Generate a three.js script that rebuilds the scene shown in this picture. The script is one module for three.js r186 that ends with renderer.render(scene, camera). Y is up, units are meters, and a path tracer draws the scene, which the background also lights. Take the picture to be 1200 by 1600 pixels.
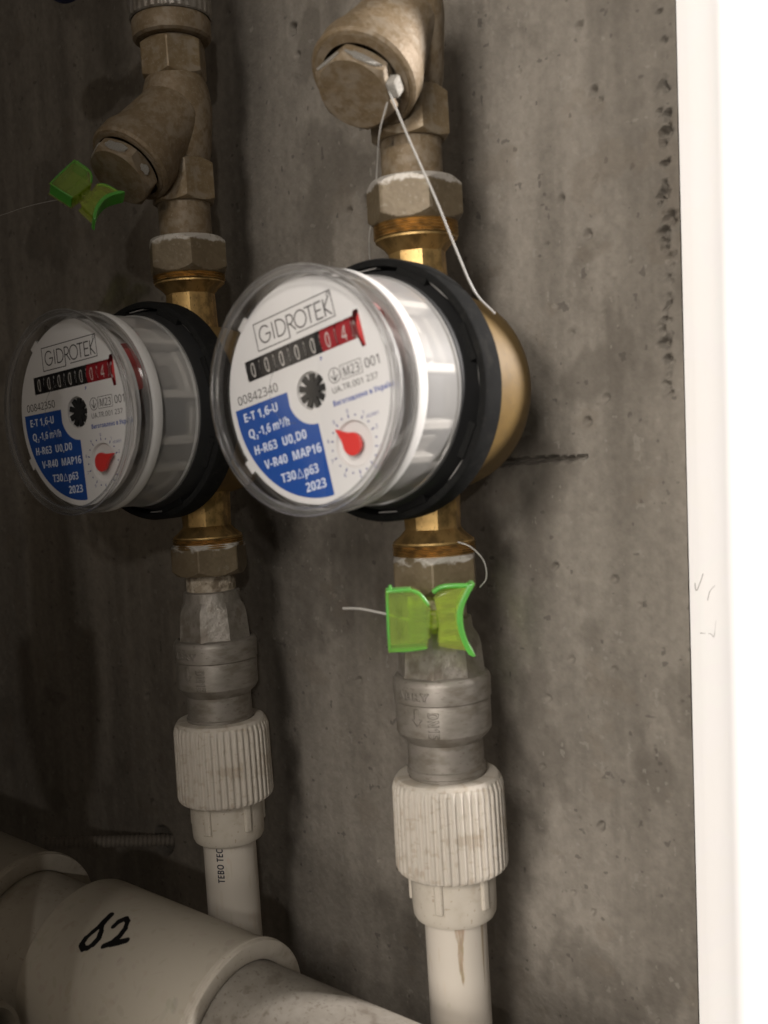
import * as THREE from 'three';
import { mergeGeometries, toCreasedNormals } from 'three/addons/utils/BufferGeometryUtils.js';
import { RoundedBoxGeometry } from 'three/addons/geometries/RoundedBoxGeometry.js';

// ------------------------------------------------------------------ camera, light, exposure
// All lengths in the helpers are millimetres; K turns them into metres.
const K = 0.001;
const scene = new THREE.Scene();
scene.background = new THREE.Color(0.02, 0.0192, 0.0183);
const camera = new THREE.PerspectiveCamera(51.73, 0.75, 0.01, 20);
camera.position.set(193.06 * K, 0, 320.07 * K);
camera.up.set(-0.01048899, 0.99614388, -0.08710544);
camera.lookAt(193.06 * K - 0.60835888, -0.07549102, 320.07 * K - 0.79006366);
camera.focus = 0.41; camera.userData.fStop = 14;
const renderer = new THREE.WebGLRenderer({ antialias: true });
renderer.toneMapping = THREE.LinearToneMapping;
renderer.toneMappingExposure = 1;
renderer.shadowMap.enabled = true;
renderer.shadowMap.type = THREE.PCFSoftShadowMap;

const LAMPS = [
  // [x, y, z] mm, candela, colour, radius mm, label
  [[590, 860, 1560], 3.7, [1, 0.94, 0.88], 190, 'warm globe lamp high in the hall opposite the niche'],
  [[545, -60, 1600], 1.1, [1, 0.94, 0.88], 170, 'dim globe lamp at eye level across the hall'],
  [[1230, 400, 1400], 0.95, [1, 0.94, 0.88], 25, 'warm globe lamp on the far side of the hall'],
  [[1150, 620, -950], 22, [1, 0.95, 0.92], 60, 'globe lamp along the hall that faces the white wall'],
  [[520, 520, 2600], 8.8, [1, 0.94, 0.88], 220, 'large pale globe lamp at the far end of the hall'],
];
function lamps() {
  LAMPS.forEach(([p, cd, col, r, label], i) => {
    const l = new THREE.PointLight(new THREE.Color().setRGB(...col), cd, 0, 2);
    l.position.set(p[0] * K, p[1] * K, p[2] * K);
    l.castShadow = true; l.shadow.radius = r / 20; l.shadow.bias = -0.0005; l.shadow.mapSize.set(2048, 2048);
    l.shadow.camera.near = 0.02; l.shadow.camera.far = 6;
    scene.add(l);
    const m = new THREE.MeshStandardMaterial({ color: 0xffffff, emissive: new THREE.Color().setRGB(...col), emissiveIntensity: 6, roughness: 0.5 });
    const s = new THREE.Mesh(new THREE.SphereGeometry(r * K, 32, 20), m);
    s.name = 'globe_lamp' + (i ? '_00' + i : ''); s.position.copy(l.position);
    s.userData = { label, category: 'lamp' };
    scene.add(s);
  });
}

// ------------------------------------------------------------------ helpers
let seed = 12345;
const rnd = () => { seed = (seed * 1664525 + 1013904223) >>> 0; return seed / 4294967296; };
const clamp = (x, a = 0, b = 1) => Math.min(b, Math.max(a, x));
const smooth = (a, b, x) => { const t = clamp((x - a) / (b - a)); return t * t * (3 - 2 * t); };
const lerp = (a, b, t) => a + (b - a) * t;
const mix3 = (a, b, t) => [lerp(a[0], b[0], t), lerp(a[1], b[1], t), lerp(a[2], b[2], t)];
const LAT = new Float32Array(65536); for (let i = 0; i < 65536; i++) LAT[i] = rnd();
function vnoise(x, y, px = 256, py = 256, s = 0) {
  const xi = Math.floor(x), yi = Math.floor(y), fx = x - xi, fy = y - yi;
  const u = fx * fx * (3 - 2 * fx), v = fy * fy * (3 - 2 * fy);
  const x0 = ((xi % px) + px) % px, x1 = (x0 + 1) % px, y0 = ((yi % py) + py) % py, y1 = (y0 + 1) % py;
  const h = (a, b) => LAT[(a * 7919 + b * 104729 + s * 15731 + (a ^ (b << 3)) * 31) & 65535];
  return lerp(lerp(h(x0, y0), h(x1, y0), u), lerp(h(x0, y1), h(x1, y1), u), v);
}
function fbm(x, y, p, oct = 5, s = 0, gain = 0.5) {   // p: whole period in cells, so the result tiles
  let a = 1, t = 0, n = 0, f = 1;
  for (let i = 0; i < oct; i++) { t += a * vnoise(x * f, y * f, p * f, p * f, s + i * 17); n += a; a *= gain; f *= 2; }
  return t / n;
}
const toS = c => { c = clamp(c); return 255 * (c <= 0.0031308 ? 12.92 * c : 1.055 * Math.pow(c, 1 / 2.4) - 0.055); };
function dataTex(w, h, fn, srgb = true) {
  const d = new Uint8Array(w * h * 4);
  for (let j = 0; j < h; j++) for (let i = 0; i < w; i++) {
    const c = fn((i + 0.5) / w, (j + 0.5) / h), k = (j * w + i) * 4;
    for (let q = 0; q < 3; q++) d[k + q] = srgb ? toS(c[q]) : 255 * clamp(c[q]);
    d[k + 3] = 255;
  }
  const t = new THREE.DataTexture(d, w, h, THREE.RGBAFormat);
  t.wrapS = t.wrapT = THREE.RepeatWrapping; t.magFilter = THREE.LinearFilter; t.minFilter = THREE.LinearMipmapLinearFilter; t.generateMipmaps = true;
  if (srgb) t.colorSpace = THREE.SRGBColorSpace;
  t.needsUpdate = true; return t;
}
const gray = v => [v, v, v];
function canvasTex(w, h, draw, srgb = true) {
  const c = document.createElement('canvas'); c.width = w; c.height = h;
  draw(c.getContext('2d'), w, h);
  const t = new THREE.CanvasTexture(c); t.magFilter = THREE.LinearFilter;
  if (srgb) t.colorSpace = THREE.SRGBColorSpace;
  return t;
}
const std = o => new THREE.MeshStandardMaterial(o);
const phys = o => new THREE.MeshPhysicalMaterial(o);
const rgb = (r, g, b) => new THREE.Color().setRGB(r, g, b);

// revolve round y: rows [{y, r}] where r is a number or a function of the angle (0 = towards +z)
function rev(rows, n = 96, { caps = true, unit = false, tile = 60, crease = 0.6 } = {}) {
  const P = [], U = [], I = [], m = rows.length, y0 = rows[0].y, y1 = rows[m - 1].y;
  let rmax = 0; for (const q of rows) rmax = Math.max(rmax, typeof q.r === 'number' ? q.r : q.r(0));
  let acc = 0;
  rows.forEach((q, j) => {
    if (j) acc += Math.hypot(q.y - rows[j - 1].y, (typeof q.r === 'number' && typeof rows[j - 1].r === 'number') ? q.r - rows[j - 1].r : 0);
    for (let i = 0; i <= n; i++) {
      const a = -Math.PI + 2 * Math.PI * i / n, r = typeof q.r === 'number' ? q.r : q.r(a);
      P.push(r * Math.sin(a), q.y, r * Math.cos(a));
      U.push(unit ? i / n : (a * rmax) / tile, unit ? (q.y - y0) / (y1 - y0) : acc / tile);
    }
  });
  const up = y1 > y0;
  for (let j = 0; j < m - 1; j++) for (let i = 0; i < n; i++) {
    const a = j * (n + 1) + i, b = a + 1, c = a + n + 1, d = c + 1;
    if (up) I.push(a, b, d, a, d, c); else I.push(a, d, b, a, c, d);
  }
  if (caps) for (const e of [0, m - 1]) {
    const q = rows[e], k = P.length / 3; P.push(0, q.y, 0); U.push(unit ? 0.5 : 0, unit ? (e ? 1 : 0) : 0);
    for (let i = 0; i <= n; i++) {
      const a = -Math.PI + 2 * Math.PI * i / n, r = typeof q.r === 'number' ? q.r : q.r(a);
      P.push(r * Math.sin(a), q.y, r * Math.cos(a)); U.push(unit ? i / n : r * Math.sin(a) / tile, unit ? (e ? 1 : 0) : r * Math.cos(a) / tile);
    }
    const top = (e > 0) === up;
    for (let i = 0; i < n; i++) top ? I.push(k, k + 1 + i, k + 2 + i) : I.push(k, k + 2 + i, k + 1 + i);
  }
  const g = new THREE.BufferGeometry();
  g.setAttribute('position', new THREE.Float32BufferAttribute(P, 3));
  g.setAttribute('uv', new THREE.Float32BufferAttribute(U, 2));
  g.setIndex(I);
  return toCreasedNormals(g, crease);
}
const prof = (a, n = 96, o) => rev(a.map(([r, y]) => ({ y, r })), n, o);        // [[r, y], ...]
const hexR = (af, off = 0) => a => { const s = Math.PI / 3; let t = ((a + off) % s + s) % s - s / 2; return af / 2 / Math.cos(t); };
function hexRows(af, y0, y1, cham = 2.2, off = 0, rc = 0.575) {                // hex prism with turned chamfers at both ends
  const H = hexR(af, off), ys = [], out = [];
  for (let i = 0; i <= 6; i++) ys.push([y0 + Math.sign(y1 - y0) * cham * i / 6, i / 6]);
  for (let i = 6; i >= 0; i--) ys.push([y1 - Math.sign(y1 - y0) * cham * i / 6, i / 6]);
  for (const [y, t] of ys) { const lim = lerp(af * 0.488, af * rc + 0.4, t); out.push({ y, r: a => Math.min(H(a) - 0.12, lim) }); }
  return out;
}
const onto = { z: g => g.rotateX(Math.PI / 2) };                                // y axis -> +z
function tube(pts, r, seg = 40, rs = 8, closed = false) {
  return new THREE.TubeGeometry(new THREE.CatmullRomCurve3(pts.map(p => new THREE.Vector3(...p)), closed), seg, r, rs, closed);
}
const names = {};
function numbered(n) { const k = names[n] = (names[n] ?? -1) + 1; return k ? n + '_' + String(k).padStart(3, '0') : n; }
function thing(name, label, category, [x, y, z], group) {
  const o = new THREE.Group(); o.name = numbered(name); o.position.set(x * K, y * K, z * K);
  o.userData = { label, category }; if (group) o.userData.group = group;
  scene.add(o); return o;
}
function part(parent, name, geos, mat, { label, kind } = {}) {
  let g = Array.isArray(geos) ? mergeGeometries(geos.map(q => { const t = q.index ? q.toNonIndexed() : q.clone(); for (const k of Object.keys(t.attributes)) if (!['position', 'normal', 'uv'].includes(k)) t.deleteAttribute(k); return t; })) : geos.clone();
  g.scale(K, K, K);
  const m = new THREE.Mesh(g, mat); m.name = name; m.castShadow = m.receiveShadow = true;
  if (label) m.userData.label = label; if (kind) m.userData.kind = kind;
  parent.add(m); return m;
}
function single(name, geos, mat, label, category, group) {
  const m = part(scene, numbered(name), geos, mat); m.userData = { label, category }; if (group) m.userData.group = group; return m;
}
function struct(name, geos, mat) { const m = part(scene, name, geos, mat); m.userData.kind = 'structure'; return m; }
function copy(src, name, label, [x, y, z]) {
  const o = src.clone(); o.name = numbered(name); o.userData = { ...src.userData, label }; o.position.set(x * K, y * K, z * K);
  scene.add(o); return o;
}
function box(w, h, d, x = 0, y = 0, z = 0, r = 0) { const g = r ? new RoundedBoxGeometry(w, h, d, 3, r) : new THREE.BoxGeometry(w, h, d); g.translate(x, y, z); return g; }
function extr(shape, depth, bevel = 0.2, cs = 24) { return new THREE.ExtrudeGeometry(shape, { depth, bevelEnabled: bevel > 0, bevelSize: bevel, bevelThickness: bevel, bevelSegments: 2, curveSegments: cs }); }

// ------------------------------------------------------------------ materials
function wornTex(base, base2, dirt, cover, s, size = 512, cells = 8, speck = 0.72) {
  return dataTex(size, size, (u, v) => {
    const n = fbm(u * cells, v * cells, cells, 6, s), n2 = fbm(u * cells * 3, v * cells * 3, cells * 3, 5, s + 40);
    let c = mix3(base, base2, smooth(0.3, 0.7, n2));
    c = mix3(c, dirt, smooth(cover - 0.06, cover + 0.2, n * 0.6 + n2 * 0.4));
    const g = fbm(u * cells * 8, v * cells * 8, cells * 8, 3, s + 90);
    if (g > speck) c = mix3(c, dirt, smooth(speck, speck + 0.06, g) * 0.8);
    return c;
  });
}
const grainTex = dataTex(512, 512, (u, v) => gray(0.6 * fbm(u * 48, v * 48, 48, 4, 3) + 0.4 * fbm(u * 12, v * 12, 12, 4, 8)), false);
const M = {};
M.brassDusty = std({ map: wornTex([0.165, 0.117, 0.064], [0.195, 0.142, 0.084], [0.225, 0.180, 0.125], 0.48, 1, 512, 12, 0.66), metalness: 0.25, roughness: 0.62, bumpMap: grainTex, bumpScale: 0.0003 });
M.brassNut = std({ map: wornTex([0.185, 0.132, 0.070], [0.215, 0.158, 0.09], [0.25, 0.205, 0.145], 0.50, 2, 512, 12, 0.68), metalness: 0.3, roughness: 0.5, bumpMap: grainTex, bumpScale: 0.0002 });
M.brassBright = std({ map: wornTex([0.56, 0.37, 0.145], [0.46, 0.30, 0.115], [0.26, 0.175, 0.075], 0.52, 3), metalness: 0.85, roughness: 0.46 });
M.brassBody = phys({ map: wornTex([0.175, 0.110, 0.035], [0.16, 0.10, 0.032], [0.14, 0.092, 0.036], 0.64, 4), metalness: 0, roughness: 0.55, specularIntensity: 0.5 });
M.nickel = std({ map: wornTex([0.235, 0.212, 0.182], [0.20, 0.18, 0.15], [0.15, 0.127, 0.10], 0.56, 5), metalness: 0.4, roughness: 0.46, bumpMap: grainTex, bumpScale: 0.00025 });
M.tape = std({ map: wornTex([0.36, 0.31, 0.24], [0.25, 0.205, 0.145], [0.12, 0.09, 0.06], 0.50, 6, 256, 12), roughness: 0.85, bumpMap: grainTex, bumpScale: 0.0008 });
M.lime = std({ map: wornTex([0.62, 0.59, 0.53], [0.52, 0.49, 0.43], [0.36, 0.32, 0.26], 0.56, 7, 256, 6), roughness: 0.95, bumpMap: grainTex, bumpScale: 0.0008 });
M.ppr = phys({ map: wornTex([0.465, 0.42, 0.352], [0.445, 0.40, 0.332], [0.32, 0.265, 0.20], 0.62, 9, 512, 6, 0.76), roughness: 0.5, specularIntensity: 0.6 });
M.black = phys({ specularIntensity: 0.2, map: wornTex([0.008, 0.008, 0.0077], [0.010, 0.010, 0.0095], [0.018, 0.017, 0.015], 0.62, 10, 256), roughness: 0.85 });
M.blackMatte = std({ color: rgb(0.008, 0.008, 0.008), roughness: 0.7 });
M.slot = std({ color: rgb(0.26, 0.25, 0.235), roughness: 0.35 });
M.white = std({ color: rgb(0.64, 0.625, 0.605), roughness: 0.5 });
M.whiteSoft = std({ color: rgb(0.60, 0.585, 0.56), roughness: 0.6 });
M.gear = std({ color: rgb(0.10, 0.10, 0.105), roughness: 0.5 });
M.redPart = std({ color: rgb(0.55, 0.05, 0.05), roughness: 0.45 });
M.pane = phys({ color: rgb(0.97, 0.97, 0.97), transmission: 1, roughness: 0.0, thickness: 0, ior: 1.49 });
M.clear = phys({ color: rgb(0.88, 0.88, 0.88), transmission: 0.97, roughness: 0.03, thickness: 0, ior: 1.49 });
M.solid = phys({ color: rgb(0.98, 0.98, 0.98), transmission: 1, roughness: 0.02, thickness: 0.0008, ior: 1.49 });
M.frost = phys({ color: rgb(0.80, 0.785, 0.76), transmission: 0.76, roughness: 0.42, specularIntensity: 0.25, thickness: 0, ior: 1.45 });
M.pointer = phys({ color: rgb(0.62, 0.035, 0.03), roughness: 0.4, clearcoat: 0.3 });
M.line = phys({ color: rgb(0.44, 0.42, 0.385), roughness: 0.35, transmission: 0.25, thickness: 0 });

// ------------------------------------------------------------------ concrete wall of the niche
const WX0 = -420, WX1 = 66.6, WY0 = -390, WY1 = 260;
const PITS = [[34.6, 127.4, 1.3, 1.2], [38.8, 106, 1.6, 1.4], [41.2, 102.3, .8, 1], [38.6, 78.6, .8, .7], [26, 73.8, 1.5, 1.2], [35.3, 61.2, 1.6, 1.2], [40, 7.8, 1.3, 1], [33.3, .6, 1.6, 1.5], [19.7, -48.3, 1.2, 1.2], [41.3, -51.9, 1.4, 1], [24.6, -80.3, 1.2, .9], [40.4, -82.1, .8, .8], [33.8, -137, 1.5, 1.6], [22.3, -163.4, .9, .8],
  [-87.8, 158, 2.2, 2], [-85.8, 147.8, 1.4, 1], [-63.9, 84.5, 1.6, 1.2], [-55.9, 87, 1.9, 1.5], [-1.5, 102.6, .9, .7], [-9.3, 44.7, 1.8, 1.4], [-20, -140, 1.8, 1], [-48, -118, 2.2, .8], [-70, -98, 1.6, .9], [-104, -28, 1.4, .9], [-80, -64, 1.3, .7], [-170, -150, 2, 1], [-200, -120, 1.6, 1], [15, -95, 1.2, .8], [12, -120, 1, .8], [50, -60, 1, .7], [50, 50, .8, .6], [28, 30, 1.1, .8], [20, 60, .9, .8], [-45, 60, 1.6, .8], [12, 118, .9, .8]];
for (let i = 0; i < 60; i++) PITS.push([lerp(-260, 58, rnd()), lerp(-210, 160, rnd()), 0.35 + rnd() * 0.55, 0.3 + rnd() * 0.5]);
const SEAM = [[62.1, 105.3, 1, .7], [62.2, 101.1, .9, 1.6], [62.2, 93.4, .9, 1.6], [62, 88.6, 1.1, 2.2], [62.4, 86, 1, 1.4], [62.4, 78.9, .9, 1.2], [62.2, 72.1, 1.1, 1.3], [62, 69, .8, .9], [61.1, 66.5, .9, 1], [62.6, 62.3, 1.5, 2.2], [62.0, 57, 1.5, 2.4], [61.2, 53.5, 1.7, 1], [62.5, 49.5, .9, 1.1], [62.5, 42.7, .8, .8], [61.2, 31, 1, .9], [61.4, 29, .9, .8], [61.2, 23.8, 1.7, 3.1], [61.3, 17, 1, .9], [61.5, 12.5, 1.2, 1.6], [62.2, 9, .8, .9], [61.8, 117, .7, .8], [61.6, 124, .9, .8], [61.8, 37, .6, 2.6]];
const crackY = x => -12.9 + 1.1 * vnoise(x * 0.22 + 7, 3.3) + 0.7 * vnoise(x * 0.8 + 60, 9.1) + 0.35 * vnoise(x * 2.3 + 90, 4.4) + 0.012 * (x - 15);
function relief(x, y) {                                                         // millimetres out of the wall plane
  let h = 0;
  for (const [px, py, r, d] of PITS) { const dx = x - px, dy = y - py; if (Math.abs(dx) < 4 && Math.abs(dy) < 4) { const q = Math.hypot(dx * 1.1, dy) / (r * (0.8 + 0.5 * vnoise(Math.atan2(dy, dx) * 1.3 + px, py))); if (q < 1.25) h = Math.min(h, -d * 2 * (1 - smooth(0.35, 1.15, q))); } }
  const wx = x + 3.2 * (vnoise(x * 0.3 + 9, y * 0.33 + 200, 256, 256, 8) - 0.5) + 1.6 * (vnoise(x * 1.1, y * 1.1 + 200, 256, 256, 12) - 0.5), wy = y + 4.5 * (vnoise(x * 0.5, y * 0.3 + 200, 256, 256, 9) - 0.5) + 1.6 * (vnoise(x * 1.3, y * 1.2 + 200, 256, 256, 14) - 0.5);
  for (const [px, py, a, b] of SEAM) { const q = Math.hypot((wx - px) / a, (wy - py) / b) * (0.6 + 1.0 * vnoise(x * 1.1, y * 1.1, 256, 256, 5)); if (q < 1.3) h = Math.min(h, -4.5 * (1 - smooth(0.3, 1.25, q))); }
  { const q = Math.hypot(x + 195, y + 189.2) / (6.4 + 1.6 * vnoise(Math.atan2(y + 189.2, x + 195) * 1.5 + 20, 7.7)); if (q < 1.2) h = Math.min(h, -9 * (1 - smooth(0.6, 1.05, q))); }
  const cd = Math.abs(y - crackY(x)), w = x > -14 && x < 38 ? (0.95 - 0.014 * Math.max(0, x)) * (0.25 + 1.5 * vnoise(x * 0.7 + 30, 1.2)) * smooth(38, 26, x) : 0;
  if (w > 0.05 && cd < w * 1.4) h = Math.min(h, -5 * (1 - smooth(w * 0.4, w * 1.2, cd)));
  h += 0.55 * smooth(-13.5, -9, y) * smooth(4, -8, y) * smooth(66, 40, x) * (fbm(x * 0.06, y * 0.12, 256, 3, 21) + 0.1);
  h += 0.9 * (fbm(x * 0.03 + 40, y * 0.014 + 40, 256, 3, 2) - 0.5) + 0.16 * (fbm(x * 0.22 + 80, y * 0.16 + 80, 256, 4, 6) - 0.5);
  h += 0.5 * smooth(58, 66, x) * (fbm(x * 0.35 + 7, y * 0.3 + 80, 256, 4, 11) - 0.6);
  return h;
}
{
  const xs = [], ys = [];
  for (let x = WX0; x < -206; x += 2.4) xs.push(x); for (let x = -206; x < -184; x += 0.8) xs.push(x); for (let x = -184; x < -130; x += 2.4) xs.push(x);
  for (let x = -130; x < WX1; x += 0.7) xs.push(x); xs.push(WX1);
  for (let y = WY0; y < -215; y += 2.5) ys.push(y);
  for (let y = -215; y < 165; y += 0.7) ys.push(y);
  for (let y = 165; y <= WY1; y += 2.5) ys.push(y);
  const nx = xs.length, ny = ys.length, P = new Float32Array(nx * ny * 3), U = new Float32Array(nx * ny * 2), I = [];
  for (let j = 0, k = 0; j < ny; j++) for (let i = 0; i < nx; i++, k++) {
    P[k * 3] = xs[i]; P[k * 3 + 1] = ys[j]; P[k * 3 + 2] = relief(xs[i], ys[j]);
    U[k * 2] = (xs[i] - WX0) / (WX1 - WX0); U[k * 2 + 1] = (ys[j] - WY0) / (WY1 - WY0);
    if (i < nx - 1 && j < ny - 1) I.push(k, k + 1, k + nx + 1, k, k + nx + 1, k + nx);
  }
  const g = new THREE.BufferGeometry();
  g.setAttribute('position', new THREE.BufferAttribute(P, 3)); g.setAttribute('uv', new THREE.BufferAttribute(U, 2)); g.setIndex(I); g.computeVertexNormals();
  const W = 1536, H = 2048;
  const tone = (u, v) => {
    const x = lerp(WX0, WX1, u) + 500, y = lerp(WY0, WY1, v) + 500;
    const big = fbm(x * 0.014, y * 0.010, 256, 4, 31), streak = fbm(x * 0.09, y * 0.009, 256, 5, 37), mid = fbm(x * 0.07, y * 0.06, 256, 5, 41), fine = fbm(x * 0.5, y * 0.42, 256, 4, 47);
    let c = mix3([0.118, 0.103, 0.084], [0.204, 0.181, 0.150], smooth(0.28, 0.72, 0.3 * big + 0.6 * streak + 0.1 * mid));
    const k = 1 + 0.36 * (fine - 0.5); c = [c[0] * k, c[1] * k, c[2] * k];
    c = mix3(c, [0.078, 0.066, 0.052], 0.5 * smooth(0.62, 0.74, fbm(x * 0.045, y * 0.035, 256, 5, 53)));          // damp looking blotches
    const sp = fbm(x * 0.33, y * 0.3, 256, 3, 59); c = mix3(c, [0.05, 0.043, 0.036], 0.55 * smooth(0.78, 0.84, sp));  // dark specks
    c = mix3(c, [0.22, 0.20, 0.17], 0.5 * smooth(0.77, 0.82, fbm(x * 0.4 + 9, y * 0.33, 256, 3, 61)));              // pale specks
    c = mix3(c, [0.13, 0.105, 0.078], 0.3 * smooth(0.66, 0.76, fbm(x * 0.06 + 3, y * 0.08, 256, 4, 67)));             // rusty tint
    return c;
  };
  const map = dataTex(W, H, tone); map.wrapS = map.wrapT = THREE.ClampToEdgeWrapping;
  const bump = dataTex(W, H, (u, v) => { const x = lerp(WX0, WX1, u) + 500, y = lerp(WY0, WY1, v) + 500; return gray(0.45 * fbm(x * 0.55, y * 0.42, 256, 4, 71) + 0.35 * fbm(x * 0.16, y * 0.09, 256, 4, 73) + 0.2 * fbm(x * 1.2, y * 1.2, 256, 2, 79)); }, false);
  bump.wrapS = bump.wrapT = THREE.ClampToEdgeWrapping;
  const back = box(WX1 - WX0 - 4, WY1 - WY0, 140, (WX0 + WX1) / 2 - 3, (WY0 + WY1) / 2, -74);
  const mat = std({ map, bumpMap: bump, bumpScale: 0.0008, roughness: 0.93 });
  struct('concrete_wall', g, mat);
  M.concretePlain = std({ color: rgb(0.12, 0.105, 0.085), roughness: 0.95, bumpMap: grainTex, bumpScale: 0.001 });
  // the same wall going on above, below and to the left, and the rest of the niche that shades it
  struct('concrete_core', [back, box(1400, 800, 146, 66.6 - 700, WY1 + 400, -73), box(1400, 700, 146, 66.6 - 700, WY0 - 350, -73), box(1400 - (WX1 - WX0), WY1 - WY0, 146, 66.6 - 700 - (WX1 - WX0) / 2, (WY0 + WY1) / 2, -73)], M.concretePlain);
  struct('niche_side_wall', box(900, 2300, 90, 66 - 450, 0, 408 + 45), M.concretePlain);
  struct('niche_end_wall', box(80, 2300, 560, -640, 0, 220), M.concretePlain);
}
// plastered hall wall beyond the corner
{
  const t = dataTex(1024, 1024, (u, v) => {
    let c = mix3([0.80, 0.775, 0.755], [0.84, 0.82, 0.80], fbm(u * 10, v * 10, 10, 5, 101));
    return c;
  });
  // plaster edge with a rounded outer corner (shape in plan: x, -z)
  const R = 12, X0 = 67.3, X1 = 82.4, sh = new THREE.Shape();
  sh.moveTo(X0, -0.9); sh.lineTo(X1 - R, -1.2); sh.absarc(X1 - R, R - 1.2, R, -Math.PI / 2, 0, false); sh.lineTo(X1, 2400); sh.lineTo(X0, 2400); sh.closePath();
  const face = toCreasedNormals(new THREE.ExtrudeGeometry(sh, { depth: 2300, steps: 1, bevelEnabled: false, curveSegments: 24 }), 0.5);
  face.rotateX(-Math.PI / 2); face.translate(0, -1150, 0);
  const q = face.attributes.position, uv = face.attributes.uv; for (let i = 0; i < q.count; i++) uv.setXY(i, (q.getZ(i) - q.getX(i)) / 500, q.getY(i) / 500);
  struct('white_hall_wall', face, phys({ map: t, roughness: 0.75, specularIntensity: 0.3 }));
}
{
  const H = [[[69.21, -51.56, 1.28], [69.58, -53.97, 1.29], [70.86, -51.47, 1.27], [71.9, -48.42, 1.13]], [[73.05, -56.86, 0.89], [73.84, -53.82, 0.65], [75.79, -51.83, -0.22], [78.34, -51.97, -2.1], [79.89, -53.15, -3.91]], [[70.5, -67.31, 1.28], [73.94, -67.55, 0.62], [74.45, -68.56, 0.42], [75.25, -63.1, 0.07]]];
  H.forEach((p, i) => single('hair', tube(p, 0.11, 24, 6), std({ color: rgb(0.22, 0.19, 0.18), roughness: 0.9 }), ['short dark hair stuck at the edge of the white wall', 'longer bent hair on the white wall near the middle of its edge', 'lowest hooked hair on the white wall'][i], 'hair'));
}
lamps();

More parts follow.
